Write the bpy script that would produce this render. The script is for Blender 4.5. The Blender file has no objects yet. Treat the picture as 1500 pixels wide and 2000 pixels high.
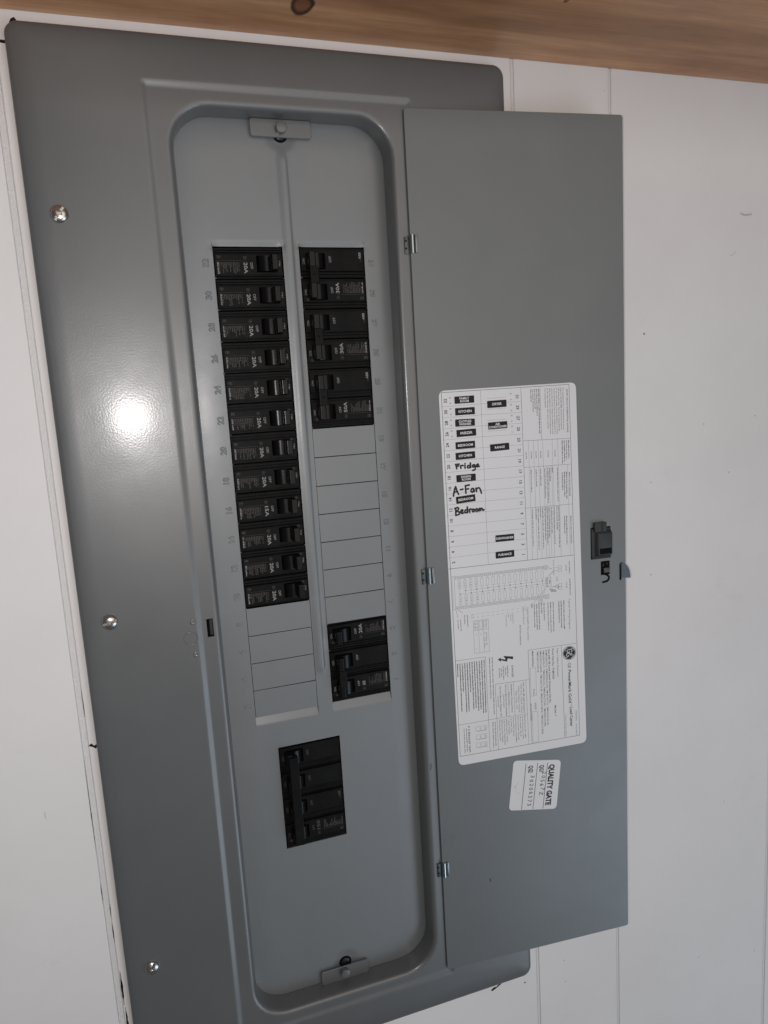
import bpy, bmesh, math, random
from mathutils import Vector, Matrix
R = random.Random(7)
SC = 0.001
def W(x, y, z): return Vector((x, -z, y)) * SC          # panel mm (x right, y up, z out of the wall) -> world metres
scene = bpy.context.scene
COL = scene.collection

# ------------------------------------------------------------------ camera
RM = [[0.946673660, -0.059375269, 0.316675794], [-0.105239936, -0.985946678, 0.129744761], [0.304521817, -0.156152889, -0.939618400]]
CAMP = (-67.519, -129.919, 617.239)
cam = bpy.data.cameras.new('camera'); camo = bpy.data.objects.new('camera', cam); COL.objects.link(camo)
rt = Vector((RM[0][0], -RM[0][2], RM[0][1])); dn = Vector((RM[1][0], -RM[1][2], RM[1][1])); fw = Vector((RM[2][0], -RM[2][2], RM[2][1]))
m3 = Matrix((rt, -dn, -fw)).transposed()
camo.matrix_world = Matrix.Translation(W(*CAMP)) @ m3.to_4x4()
cam.sensor_fit = 'VERTICAL'; cam.sensor_height = 24.0; cam.sensor_width = 18.0; cam.lens = 1400 / 2000 * 24.0
cam.clip_start = 0.01; cam.clip_end = 50
scene.camera = camo

# ------------------------------------------------------------------ world and lamps
w = bpy.data.worlds.new('World'); scene.world = w; w.use_nodes = True
bg = w.node_tree.nodes['Background']; bg.inputs[0].default_value = (0.93, 0.96, 1.0, 1); bg.inputs[1].default_value = 0.085
def look(o, target):
    o.rotation_euler = (Vector(target) - o.location).to_track_quat('-Z', 'Y').to_euler()
def area(name, p, t, size, power, col, sy=None):
    l = bpy.data.lights.new(name, 'AREA'); l.energy = power; l.color = col; l.size = size
    if sy: l.shape = 'RECTANGLE'; l.size_y = sy
    o = bpy.data.objects.new(name, l); COL.objects.link(o); o.location = W(*p); look(o, W(*t)); return o
fl = bpy.data.lights.new('phone_flash', 'SPOT'); fl.energy = 5.6; fl.color = (1.0, 0.965, 0.95); fl.shadow_soft_size = 0.0042
fl.spot_size = math.radians(150); fl.spot_blend = 1.0
flo = bpy.data.objects.new('phone_flash', fl); COL.objects.link(flo); flo.location = W(-97.0, -136.4, 617.2); look(flo, W(20, -260, 0))
area('window_light', (1900, -1900, 2100), (300, -500, 0), 1.9, 23, (0.70, 0.85, 1.0), 1.6)
area('warm_fill', (560, 60, 1900), (150, -100, 0), 1.7, 11.0, (1.0, 0.90, 0.83), 1.7)  # added unseen warm fill, placed for wall brightness and soft reflections
scene.view_settings.view_transform = 'Standard'; scene.view_settings.look = 'None'
scene.view_settings.exposure = 0.0; scene.view_settings.gamma = 1.0
scene.render.engine = 'CYCLES'

# ------------------------------------------------------------------ materials
def newmat(name):
    m = bpy.data.materials.new(name); m.use_nodes = True
    return m, m.node_tree.nodes, m.node_tree.links, m.node_tree.nodes['Principled BSDF']
def simple(name, col, rough=0.5, metal=0.0, spec=0.5, coat=0.0):
    m, n, l, b = newmat(name)
    b.inputs['Base Color'].default_value = (*col, 1); b.inputs['Roughness'].default_value = rough
    b.inputs['Metallic'].default_value = metal; b.inputs['Specular IOR Level'].default_value = spec
    b.inputs['Coat Weight'].default_value = coat; b.inputs['Coat Roughness'].default_value = 0.08
    return m
def noise(n, l, scale, detail=3, rough=.5, vec=None, coord='Object', sc=None):
    t = n.new('ShaderNodeTexCoord'); nz = n.new('ShaderNodeTexNoise')
    nz.inputs['Scale'].default_value = scale; nz.inputs['Detail'].default_value = detail; nz.inputs['Roughness'].default_value = rough
    if sc:
        mp = n.new('ShaderNodeMapping'); mp.inputs['Scale'].default_value = sc; l.new(t.outputs[coord], mp.inputs[0]); l.new(mp.outputs[0], nz.inputs['Vector'])
    else: l.new(t.outputs[coord], nz.inputs['Vector'])
    return nz
def ramp(n, l, src, stops):
    r = n.new('ShaderNodeValToRGB'); l.new(src, r.inputs[0])
    e = r.color_ramp.elements
    e[0].position, e[0].color = stops[0][0], (*stops[0][1], 1); e[1].position, e[1].color = stops[-1][0], (*stops[-1][1], 1)
    for p, c in stops[1:-1]:
        x = e.new(p); x.color = (*c, 1)
    return r
def bump(n, l, src, b, strength, dist, prev=None):
    bp = n.new('ShaderNodeBump'); bp.inputs['Strength'].default_value = strength; bp.inputs['Distance'].default_value = dist
    l.new(src, bp.inputs['Height'])
    if prev: l.new(prev.outputs[0], bp.inputs['Normal'])
    l.new(bp.outputs[0], b.inputs['Normal']); return bp
def mul(n, l, a, bcol, fac=1.0):
    mx = n.new('ShaderNodeMix'); mx.data_type = 'RGBA'; mx.blend_type = 'MULTIPLY'; mx.inputs[0].default_value = fac
    l.new(a, mx.inputs[6]); l.new(bcol, mx.inputs[7]); return mx.outputs[2]

def panel_paint(name, base=(0.110, 0.115, 0.117), rough=0.385, peel=0.6, coat=0.34, crough=0.165, var=0.05):
    m, n, l, b = newmat(name)
    nz = noise(n, l, 9, 5, .6)
    r = ramp(n, l, nz.outputs[0], [(0.3, (.93, .93, .94)), (0.7, (1.0, 1.0, 1.0))])
    rgb = n.new('ShaderNodeRGB'); rgb.outputs[0].default_value = (*base, 1)
    c = mul(n, l, rgb.outputs[0], r.outputs[0])
    # faint scuffs and rubbed dust
    s = noise(n, l, 55, 8, .75, sc=(1.0, 2.6, 1.0))
    rs = ramp(n, l, s.outputs[0], [(0.0, (1, 1, 1)), (0.66, (1, 1, 1)), (0.78, (.86, .86, .86))])
    c = mul(n, l, c, rs.outputs[0])
    l.new(c, b.inputs['Base Color'])
    rr = ramp(n, l, noise(n, l, 22, 6, .6).outputs[0], [(0.25, (rough - var,) * 3), (0.75, (rough + var,) * 3)])
    l.new(rr.outputs[0], b.inputs['Roughness'])
    b.inputs['Specular IOR Level'].default_value = 0.85
    b.inputs['Coat Weight'].default_value = coat; b.inputs['Coat Roughness'].default_value = crough
    nz2 = noise(n, l, 640, 2, .5)
    bp = bump(n, l, nz2.outputs[0], b, peel, 0.00006)
    nz3 = noise(n, l, 16, 2, .5)
    bp2 = bump(n, l, nz3.outputs[0], b, 0.25, 0.0006, bp)
    l.new(bp2.outputs[0], b.inputs['Coat Normal'])
    return m
PAINT = panel_paint('grey_panel_paint')
PAINT_IN = panel_paint('grey_dead_front_paint', (0.172, 0.184, 0.190), 0.43, 0.8, 0.14, 0.24)
PAINT_DOOR = panel_paint('grey_door_paint', (0.124, 0.136, 0.139), 0.44, 0.5, 0.25, 0.24, 0.045)

def wall_paint():
    m, n, l, b = newmat('white_wall_paint')
    nz = noise(n, l, 6, 6, .65)
    r = ramp(n, l, nz.outputs[0], [(0.28, (.765, .742, .735)), (0.72, (.82, .802, .798))])
    t = n.new('ShaderNodeTexCoord'); v = n.new('ShaderNodeTexVoronoi'); v.inputs['Scale'].default_value = 60
    l.new(t.outputs['Object'], v.inputs['Vector'])
    # sparse specks of dirt: only the cells whose random colour is high
    sp = n.new('ShaderNodeMath'); sp.operation = 'LESS_THAN'; l.new(v.outputs['Distance'], sp.inputs[0]); sp.inputs[1].default_value = 0.055
    sep = n.new('ShaderNodeSeparateColor'); l.new(v.outputs['Color'], sep.inputs[0])
    gt = n.new('ShaderNodeMath'); gt.operation = 'GREATER_THAN'; l.new(sep.outputs[0], gt.inputs[0]); gt.inputs[1].default_value = 0.93
    ml = n.new('ShaderNodeMath'); ml.operation = 'MULTIPLY'; l.new(sp.outputs[0], ml.inputs[0]); l.new(gt.outputs[0], ml.inputs[1])
    m2 = n.new('ShaderNodeMath'); m2.operation = 'MULTIPLY'; l.new(ml.outputs[0], m2.inputs[0]); m2.inputs[1].default_value = 0.55
    mx = n.new('ShaderNodeMix'); mx.data_type = 'RGBA'; l.new(m2.outputs[0], mx.inputs[0]); l.new(r.outputs[0], mx.inputs[6]); mx.inputs[7].default_value = (.25, .24, .23, 1)
    # smudges
    s = noise(n, l, 11, 9, .72)
    rs = ramp(n, l, s.outputs[0], [(0.0, (1, 1, 1)), (0.6, (1, 1, 1)), (0.8, (.90, .895, .89))])
    c = mul(n, l, mx.outputs[2], rs.outputs[0])
    l.new(c, b.inputs['Base Color']); b.inputs['Roughness'].default_value = 0.55; b.inputs['Specular IOR Level'].default_value = 0.3
    n1 = noise(n, l, 330, 4, .6)
    bp = bump(n, l, n1.outputs[0], b, 0.28, 0.00018)
    bump(n, l, noise(n, l, 45, 3, .5).outputs[0], b, 0.25, 0.0006, bp)
    return m
WALL = wall_paint()
def filler_paint():
    m, n, l, b = newmat('paint_in_groove')
    b.inputs['Base Color'].default_value = (.76, .745, .735, 1); b.inputs['Roughness'].default_value = 0.5
    bump(n, l, noise(n, l, 420, 5, .7, sc=(1, 1, .45)).outputs[0], b, 0.9, 0.0011)
    return m
FILL = filler_paint()
def wood():
    m, n, l, b = newmat('clear_finished_pine')
    t = n.new('ShaderNodeTexCoord'); mp = n.new('ShaderNodeMapping'); mp.inputs['Scale'].default_value = (1.1, 9, 9)
    l.new(t.outputs['Object'], mp.inputs[0])
    n1 = n.new('ShaderNodeTexNoise'); n1.inputs['Scale'].default_value = 2.6; n1.inputs['Detail'].default_value = 5; n1.inputs['Distortion'].default_value = .5
    l.new(mp.outputs[0], n1.inputs['Vector'])
    mp2 = n.new('ShaderNodeMapping'); mp2.inputs['Scale'].default_value = (7, 150, 150); l.new(t.outputs['Object'], mp2.inputs[0])
    n2 = n.new('ShaderNodeTexNoise'); n2.inputs['Scale'].default_value = 1.6; n2.inputs['Detail'].default_value = 6; l.new(mp2.outputs[0], n2.inputs['Vector'])
    r1 = ramp(n, l, n1.outputs[0], [(0.30, (.36, .165, .068)), (0.5, (.58, .292, .14)), (0.72, (.75, .435, .228))])
    r2 = ramp(n, l, n2.outputs[0], [(0.3, (.82, .78, .74)), (0.65, (1, 1, 1))])
    n3 = noise(n, l, 13, 7, .62, sc=(.45, 1.4, 1))
    r3 = ramp(n, l, n3.outputs[0], [(0.36, (.72, .67, .63)), (0.58, (1, 1, 1))])
    c = mul(n, l, mul(n, l, r1.outputs[0], r2.outputs[0]), r3.outputs[0])
    # two knots: rings around fixed spots of the board
    for (kx, ky, rad) in ((0.074, -0.060, 0.0115), (0.266, -0.106, 0.0022)):
        vm = n.new('ShaderNodeVectorMath'); vm.operation = 'SUBTRACT'; l.new(t.outputs['Object'], vm.inputs[0]); vm.inputs[1].default_value = (kx, ky, 0)
        mp3 = n.new('ShaderNodeMapping'); mp3.inputs['Scale'].default_value = (1, .62, 0); l.new(vm.outputs[0], mp3.inputs[0])
        nd = noise(n, l, 60, 2, .5); 
        ln = n.new('ShaderNodeVectorMath'); ln.operation = 'LENGTH'; l.new(mp3.outputs[0], ln.inputs[0])
        dv = n.new('ShaderNodeMath'); dv.operation = 'DIVIDE'; l.new(ln.outputs['Value'], dv.inputs[0]); dv.inputs[1].default_value = rad
        ad = n.new('ShaderNodeMath'); ad.operation = 'MULTIPLY_ADD'; l.new(nd.outputs[0], ad.inputs[0]); ad.inputs[1].default_value = .35; l.new(dv.outputs[0], ad.inputs[2])
        rk = ramp(n, l, ad.outputs[0], [(0.0, (.42, .30, .22)), (0.62, (.40, .27, .2)), (0.78, (.07, .045, .03)), (0.88, (.12, .07, .05)), (1.0, (1, 1, 1))])
        c = mul(n, l, c, rk.outputs[0])
    l.new(c, b.inputs['Base Color']); b.inputs['Roughness'].default_value = 0.42
    bump(n, l, n2.outputs[0], b, 0.2, 0.0003)
    return m
WOOD = wood()
BLACK = simple('black_phenolic', (.011, .011, .0115), .36, 0, .42)
def breaker_black():
    m, n, l, b = newmat('black_breaker_plastic')
    r = ramp(n, l, noise(n, l, 70, 4, .6).outputs[0], [(0.3, (.006, .006, .0062)), (0.7, (.011, .0108, .0108))])
    l.new(r.outputs[0], b.inputs['Base Color']); b.inputs['Specular IOR Level'].default_value = .08
    rr = ramp(n, l, noise(n, l, 150, 3, .6).outputs[0], [(0.3, (.34,) * 3), (0.7, (.5,) * 3)]); l.new(rr.outputs[0], b.inputs['Roughness'])
    bump(n, l, noise(n, l, 900, 2, .5).outputs[0], b, .3, .00005)
    return m
BRK = breaker_black()
BRKF = simple('black_face_label', (.020, .0195, .0195), .42, 0, .4)
TOG = simple('glossy_black_toggle', (.004, .004, .0045), .25, 0, .24)
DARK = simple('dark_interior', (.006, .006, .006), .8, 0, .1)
INKW = simple('grey_white_print', (.29, .285, .28), .6, 0, .2)
INKD = simple('dark_grey_print', (.085, .077, .073), .6, 0, .2)
PAPER = simple('white_label_paper', (.73, .73, .745), .45, 0, .35)
INK = simple('black_print', (.02, .02, .022), .5, 0, .3)
INKG = simple('fine_grey_print', (.13, .13, .14), .5, 0, .3)
MARK = simple('black_marker', (.008, .008, .009), .4, 0, .4)
STAMP = simple('grey_stamp_ink', (.025, .025, .035), .6, 0, .3)
TAG = simple('black_vinyl_sticker', (.008, .008, .009), .45, 0, .25)
TAGW = simple('white_sticker_print', (.8, .8, .8), .5, 0, .3)
CHROME = simple('zinc_screw_metal', (.58, .56, .53), .26, 1.0)
ZINC = simple('zinc_hinge_metal', (.42, .46, .47), .22, 1.0)
BLUEZ = simple('blue_zinc_cam', (.085, .10, .115), .38, .8)
LATCH = simple('grey_latch_plastic', (.034, .037, .039), .45, 0, .3)
CHIP = simple('dark_wall_chip', (.02, .017, .016), .8, 0, .1)

# ------------------------------------------------------------------ mesh helpers (all in mm, panel axes)
class G:
    def __init__(s): s.b = bmesh.new()
    def poly(s, pts, mi=0):
        vs = [s.b.verts.new(p) for p in pts]
        try: f = s.b.faces.new(vs); f.material_index = mi; return f
        except ValueError: return None
    def box(s, x0, x1, y0, y1, z0, z1, mi=0, bev=0.0, inset=0.0):
        i = inset
        P = [(x0, y0, z0), (x1, y0, z0), (x1, y1, z0), (x0, y1, z0), (x0 + i, y0 + i, z1), (x1 - i, y0 + i, z1), (x1 - i, y1 - i, z1), (x0 + i, y1 - i, z1)]
        v = [s.b.verts.new(p) for p in P]; fs = []
        for q in ((3, 2, 1, 0), (4, 5, 6, 7), (0, 1, 5, 4), (1, 2, 6, 5), (2, 3, 7, 6), (3, 0, 4, 7)):
            f = s.b.faces.new([v[k] for k in q]); f.material_index = mi; fs.append(f)
        if bev: 
            es = list({e for f in fs for e in f.edges})
            bmesh.ops.bevel(s.b, geom=es, offset=bev, segments=2, profile=.6, affect='EDGES', clamp_overlap=True, material=mi)
    def prism(s, prof, a0, a1, axes='uz', mi=0, bev=0.0, taper=0.0):
        """profile in (x,z) extruded along y from a0 to a1"""
        n = len(prof)
        A = [s.b.verts.new((p[0], a0 + (taper * max(0, p[1]) if taper else 0), p[1])) for p in prof]
        B = [s.b.verts.new((p[0], a1 - (taper * max(0, p[1]) if taper else 0), p[1])) for p in prof]
        fs = [s.b.faces.new(A), s.b.faces.new(B[::-1])]
        for k in range(n): fs.append(s.b.faces.new((A[k], B[k], B[(k + 1) % n], A[(k + 1) % n])))
        for f in fs: f.material_index = mi
        if bev:
            es = list({e for f in fs for e in f.edges})
            bmesh.ops.bevel(s.b, geom=es, offset=bev, segments=2, profile=.6, affect='EDGES', clamp_overlap=True, material=mi)
    def loops(s, L, mi=0, close=False):
        """bridge successive closed loops of the same length"""
        V = [[s.b.verts.new(p) for p in lp] for lp in L]
        for a, b in zip(V, V[1:]):
            n = len(a)
            for k in range(n):
                f = s.b.faces.new((a[k], a[(k + 1) % n], b[(k + 1) % n], b[k])); f.material_index = mi
        if close: f = s.b.faces.new(V[-1]); f.material_index = mi
        return V
    def disc(s, x, y, z, r, n=24, mi=0, r2=None):
        ang = [2 * math.pi * k / n for k in range(n)]
        if r2 is None: s.poly([(x + r * math.cos(a), y + r * math.sin(a), z) for a in ang], mi)
        else: s.loops([[(x + r * math.cos(a), y + r * math.sin(a), z) for a in ang], [(x + r2 * math.cos(a), y + r2 * math.sin(a), z) for a in ang]], mi)
    def lathe(s, x, y, prof, n=32, mi=0, close=True):
        s.loops([[(x + r * math.cos(2 * math.pi * k / n), y + r * math.sin(2 * math.pi * k / n), z) for k in range(n)] for r, z in prof], mi, close)
    def line(s, x0, y0, x1, y1, wd, z, mi=0):
        d = Vector((x1 - x0, y1 - y0)); L = d.length
        if L < 1e-6: return
        d /= L; n = Vector((-d.y, d.x)) * wd / 2
        s.poly([(x0 - n.x, y0 - n.y, z), (x1 - n.x, y1 - n.y, z), (x1 + n.x, y1 + n.y, z), (x0 + n.x, y0 + n.y, z)], mi)
    def ribbon(s, pts, wd, z, mi=0):
        """a flat pen stroke with rounded ends through pts"""
        P = [Vector(p) for p in pts]; n = len(P); Lf = []; Rt = []
        for k in range(n):
            d = (P[min(k + 1, n - 1)] - P[max(k - 1, 0)])
            d = d.normalized() if d.length > 1e-9 else Vector((1, 0))
            q = Vector((-d.y, d.x)) * wd / 2 * (1 + .12 * math.sin(k * 1.7))
            Lf.append(P[k] + q); Rt.append(P[k] - q)
        for k in range(n - 1):
            s.poly([(Rt[k].x, Rt[k].y, z + k * 2e-4), (Rt[k + 1].x, Rt[k + 1].y, z + k * 2e-4), (Lf[k + 1].x, Lf[k + 1].y, z + k * 2e-4), (Lf[k].x, Lf[k].y, z + k * 2e-4)], mi)
        for p, q in ((P[0], 0), (P[-1], 1)): s.disc(p.x, p.y, z - 2e-3 * (1 + q), wd / 2 * .98, 10, mi)
    def curve(s, pts, wd, z, mi=0, sub=6):
        """Catmull-Rom stroke"""
        P = [Vector(pts[0])] + [Vector(p) for p in pts] + [Vector(pts[-1])]; o = []
        for k in range(1, len(P) - 2):
            a, b, c, d = P[k - 1:k + 3]
            for j in range(sub):
                t = j / sub
                o.append(.5 * ((2 * b) + (c - a) * t + (2 * a - 5 * b + 4 * c - d) * t * t + (3 * b - 3 * c + d - a) * t ** 3))
        o.append(P[-2]); s.ribbon(o, wd, z, mi)
    def text(s, body, x, y, h, rot=0, mi=0, z=0.0, length=None, bold=0.0, align='L', valign='B', ext=0, bev=0, maxl=None):
        V, F, x0, x1 = glyphs(body, bold, ext, bev)
        k = h / CAPH; kx = k
        wd = (x1 - x0)
        if length: kx = length / wd
        if maxl and wd * kx > maxl: kx = maxl / wd
        ox = {'L': -x0, 'C': -(x0 + x1) / 2, 'R': -x1}[align]; oy = 0 if valign == 'B' else -CAPH / 2
        c, sn = math.cos(math.radians(rot)), math.sin(math.radians(rot))
        vs = []
        for (a, b, cz) in V:
            a = (a + ox) * kx; b = (b + oy) * k
            vs.append(s.b.verts.new((x + a * c - b * sn, y + a * sn + b * c, z + cz * (1 if not ext else 1))))
        for f in F:
            try: ff = s.b.faces.new([vs[q] for q in f]); ff.material_index = mi
            except ValueError: pass
    def marks(s, x, y, L, h, rot=0, mi=0, z=0.0, dens=1.0):
        """one line of print too small to read: letter-sized ticks in word groups"""
        c, sn = math.cos(math.radians(rot)), math.sin(math.radians(rot)); t = 0
        word = R.randint(3, 8)
        while t < L:
            wl = h * R.uniform(.32, .6); hh = h * R.choice((.7, .7, .75, 1, 1)); 
            if t + wl > L: break
            P = [(t, 0), (t + wl, 0), (t + wl, hh), (t, hh)]
            s.poly([(x + a * c - b * sn, y + a * sn + b * c, z) for a, b in P], mi)
            t += wl + h * .24; word -= 1
            if word <= 0: t += h * .45; word = R.randint(2, 9)
    def build(s, name, mats, parent=None, smooth=None, loc=None, flip=False):
        bmesh.ops.remove_doubles(s.b, verts=s.b.verts, dist=1e-5) if False else None
        me = bpy.data.meshes.new(name)
        ox, oy, oz = loc if loc else (0, 0, 0)
        for v in s.b.verts: v.co = Vector((v.co.x - ox, v.co.y - oy, v.co.z - oz)) * SC
        s.b.normal_update(); s.b.to_mesh(me); s.b.free()
        for m in (mats if isinstance(mats, (list, tuple)) else [mats]): me.materials.append(m)
        if smooth is not None:
            me.polygons.foreach_set('use_smooth', [True] * len(me.polygons)); me.set_sharp_from_angle(angle=math.radians(smooth))
        o = bpy.data.objects.new(name, me); COL.objects.link(o)
        if parent: o.parent = parent
        o.location = Vector((ox, oy, oz)) * SC
        return o
_gc = {}
def glyphs(body, bold=0.0, ext=0, bev=0):
    key = (body, bold, ext, bev)
    if key not in _gc:
        cu = bpy.data.curves.new('t', 'FONT'); cu.body = body; cu.size = 1; cu.offset = bold; cu.resolution_u = 2
        cu.fill_mode = 'FRONT'
        if ext: cu.extrude = ext; cu.bevel_depth = bev; cu.bevel_resolution = 1
        ob = bpy.data.objects.new('t', cu); COL.objects.link(ob)
        me = bpy.data.meshes.new_from_object(ob)
        V = [tuple(v.co) for v in me.vertices]; F = [tuple(p.vertices) for p in me.polygons]
        xs = [v[0] for v in V] or [0, 1]
        _gc[key] = (V, F, min(xs), max(xs)); bpy.data.objects.remove(ob); bpy.data.curves.remove(cu); bpy.data.meshes.remove(me)
    return _gc[key]
CAPH = 0.7
_v = glyphs('H')[0]; CAPH = max(v[1] for v in _v) - min(v[1] for v in _v)

def rrect(x0, x1, y0, y1, r, z, n=8):
    """rounded rectangle loop, counter-clockwise"""
    o = []
    for cx, cy, a0 in ((x1 - r, y0 + r, -90), (x1 - r, y1 - r, 0), (x0 + r, y1 - r, 90), (x0 + r, y0 + r, 180)):
        for k in range(n + 1):
            a = math.radians(a0 + 90 * k / n); o.append((cx + r * math.cos(a), cy + r * math.sin(a), z))
    return o
def thing(name, label, cat, p=(0, 0, 0), rz=0.0, group=None):
    o = bpy.data.objects.new(name, None); COL.objects.link(o); o.empty_display_size = .02
    o.location = W(*p); o.rotation_euler = (math.pi / 2, 0, 0)
    if rz: o.rotation_euler = (Matrix.Rotation(math.pi / 2, 3, 'X') @ Matrix.Rotation(rz, 3, 'Z')).to_euler()
    o['label'] = label; o['category'] = cat
    if group: o['group'] = group
    return o

# ------------------------------------------------------------------ the wall: grooved white panelling
ZW = 12.0
wall_root = bpy.data.objects.new('wall', None)
g = G()
def sheet_with_hole(g, X0, X1, Y0, Y1, hx0, hx1, hy0, hy1, z, back=None):
    xs = [X0, hx0, hx1, X1]; ys = [Y0, hy0, hy1, Y1]
    for i in range(3):
        for j in range(3):
            if i == 1 and j == 1: continue
            g.poly([(xs[i], ys[j], z), (xs[i + 1], ys[j], z), (xs[i + 1], ys[j + 1], z), (xs[i], ys[j + 1], z)])
HX0, HX1, HY0, HY1 = -60, 190, -730, 130
sheet_with_hole(g, -900, 1300, -1700, 157, HX0, HX1, HY0, HY1, ZW - 1.7)
wall = g.build('wall', FILL); wall.rotation_euler = (math.pi / 2, 0, 0); wall['kind'] = 'structure'
def board(x0, x1, hole=False):
    g = G(); y0, y1 = -1700, 156.5
    if not hole:
        P = [(x0, ZW - 1.65), (x0 + .0, ZW - .35), (x0 + .4, ZW), (x1 - .4, ZW), (x1, ZW - .35), (x1, ZW - 1.65)]
        V0 = [g.b.verts.new((p[0], y0, p[1])) for p in P]; V1 = [g.b.verts.new((p[0], y1, p[1])) for p in P]
        for k in range(len(P) - 1): g.b.faces.new((V0[k], V0[k + 1], V1[k + 1], V1[k]))
    else:
        sheet_with_hole(g, x0 + .4, x1 - .4, y0, y1, HX0, HX1, HY0, HY1, ZW)
        for a, b in ((x0 + .4, x0), (x1 - .4, x1)):
            for (p, q), (r_, s_) in ((((a, ZW)), ((b, ZW - .35))), (((b, ZW - .35)), ((b, ZW - 1.65)))):
                f = [(p, y0, q), (r_, y0, s_), (r_, y1, s_), (p, y1, q)]
                g.poly(f if b < a else f[::-1])
        # the cut edge of the panelling round the opening
        L = [(HX0, HY0), (HX1, HY0), (HX1, HY1), (HX0, HY1)]
        for k in range(4):
            a, b = L[k], L[(k + 1) % 4]; g.poly([(a[0], a[1], ZW), (b[0], b[1], ZW), (b[0], b[1], ZW - 7), (a[0], a[1], ZW - 7)])
    for f in g.b.faces:
        pass
    bmesh.ops.recalc_face_normals(g.b, faces=g.b.faces) if not hole else None
    return g.build('wall_board', WALL, wall)
board(-900, -143.3); board(-138.0, 269.0, True); board(272.4, 369.8); board(372.9, 579.6); board(583.2, 1300)
for x0_, x1_ in ((-143.3, -138.0), (269.0, 272.4), (369.8, 372.9), (579.6, 583.2)):
    g = G(); e_ = .5 if x0_ < 0 else .28; zt = ZW - .35; y0_, y1_ = -1700, 156.4
    Pq = [(x0_ + e_, ZW - 1.65), (x0_ + e_, zt - .2), (x0_ + e_ + .25, zt), (x1_ - e_ - .25, zt), (x1_ - e_, zt - .2), (x1_ - e_, ZW - 1.65)]
    for k in range(5): g.poly([(Pq[k][0], y0_, Pq[k][1]), (Pq[k + 1][0], y0_, Pq[k + 1][1]), (Pq[k + 1][0], y1_, Pq[k + 1][1]), (Pq[k][0], y1_, Pq[k][1])])
    bmesh.ops.recalc_face_normals(g.b, faces=g.b.faces); g.build('painted_joint', FILL, wall)
# open cracks and chips in the paint
def chip(pts, z=ZW + .06, name='chip'):
    g = G(); g.poly([(x, y, z) for x, y in pts]); o = g.build(name, CHIP, wall); return o
def crack(pts, wd, z, name='crack'):
    """tapered open split in the paint"""
    g = G(); n = len(pts); L = []; Rr = []
    for k, (x, y) in enumerate(pts):
        t = k / (n - 1); hw = wd / 2 * math.sin(math.pi * min(max(t, .06), .94)) * R.uniform(.6, 1.2)
        L.append((x - hw, y, z)); Rr.append((x + hw, y, z))
    for k in range(n - 1): g.poly([L[k], L[k + 1], Rr[k + 1], Rr[k]])
    return g.build(name, CHIP, wall)
def vline(x, y0, y1, n=14, j=.15): return [(x + R.uniform(-j, j), y0 + (y1 - y0) * k / (n - 1)) for k in range(n)]
chip([(-126.6, 146.5), (-123.4, 146.0), (-122.5, 149.6), (-124.2, 152.0), (-126.4, 150.8), (-127.8, 148.4)])
crack(vline(-136.9, -606, -640, 12, .2), 1.8, ZW + .05); crack(vline(-136.3, -642, -690, 16, .2), 2.4, ZW + .05)
crack(vline(-138.2, -560, -578, 8), .8, ZW + .05); crack(vline(-138.1, -540, -553, 8), .7, ZW + .05)
crack(vline(-143.1, -408, -492, 30, .06), .55, ZW + .05); crack(vline(-143.1, -520, -540, 9, .06), .5, ZW + .05); crack(vline(-138.1, -348, -372, 10, .1), .6, ZW + .05)
chip([(-138.5, -397.0), (-135.8, -395.2), (-134.0, -397.6), (-131.8, -396.6), (-131.2, -398.6), (-133.0, -400.4), (-135.4, -398.4)])
chip([(214.5, -748.2), (218, -745.5), (221, -746.0), (225, -743.2), (227, -744.4), (223, -746.6), (219, -748.4), (216, -749.6)])
for x, y, r in ((254.5, -752.5, .9), (408.6, -82.3, .9), (303, -742, .5), (304, -768, .45)):
    g = G(); g.disc(x, y, ZW + .06, r, 9); g.build('chip', CHIP, wall)
g = G(); g.poly([(-152, 135.4, ZW + .06), (-131, 134.0, ZW + .06), (-131, 136.2, ZW + .06), (-152, 137.0, ZW + .06)]); g.build('gap', CHIP, wall)
# scuffs on the wall right of the door: thin grey rub marks
SCUFF = simple('grey_scuff', (.52, .52, .51), .7, 0, .2)
for P, wdt in (([(526, 33), (531, 31.5), (539, 32.4)], 2.0), ([(513, -8), (517, -7), (520, -4)], .6), ([(-177, -446), (-177.4, -449), (-177, -452)], .6)):
    g = G(); g.curve(P, wdt, ZW + .08); g.build('scuff', SCUFF, wall)

# ------------------------------------------------------------------ the wooden board above
g = G(); g.box(-900, 1300, 156, 186, ZW + .2, 175, bev=1.2)
wb = g.build('wooden_board', WOOD); wb.rotation_euler = (math.pi / 2, 0, 0)
# its texture runs in world-like axes: bake the rotation so that Object coordinates are (x, -depth, height)
wb.data.transform(Matrix.Rotation(math.pi / 2, 4, 'X')); wb.rotation_euler = (0, 0, 0)
wb['label'] = 'reddish brown pine board with a dark knot, along the wall above the panel'; wb['category'] = 'board'

# ------------------------------------------------------------------ the load centre: cover, dead front, door
PN = thing('breaker_panel', 'grey steel electrical breaker panel set in the white wall with its door swung open', 'breaker panel', (64, -738, ZW))
PL = (64, -738, ZW)      # panel origin in panel mm
def pb(g, name, mats, parent=None, smooth=None):
    """build a direct part of the panel: mesh in panel mm, origin at panel origin"""
    for v in g.b.verts: v.co -= Vector(PL)
    return g.build(name, mats, parent or PN, smooth)

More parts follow.
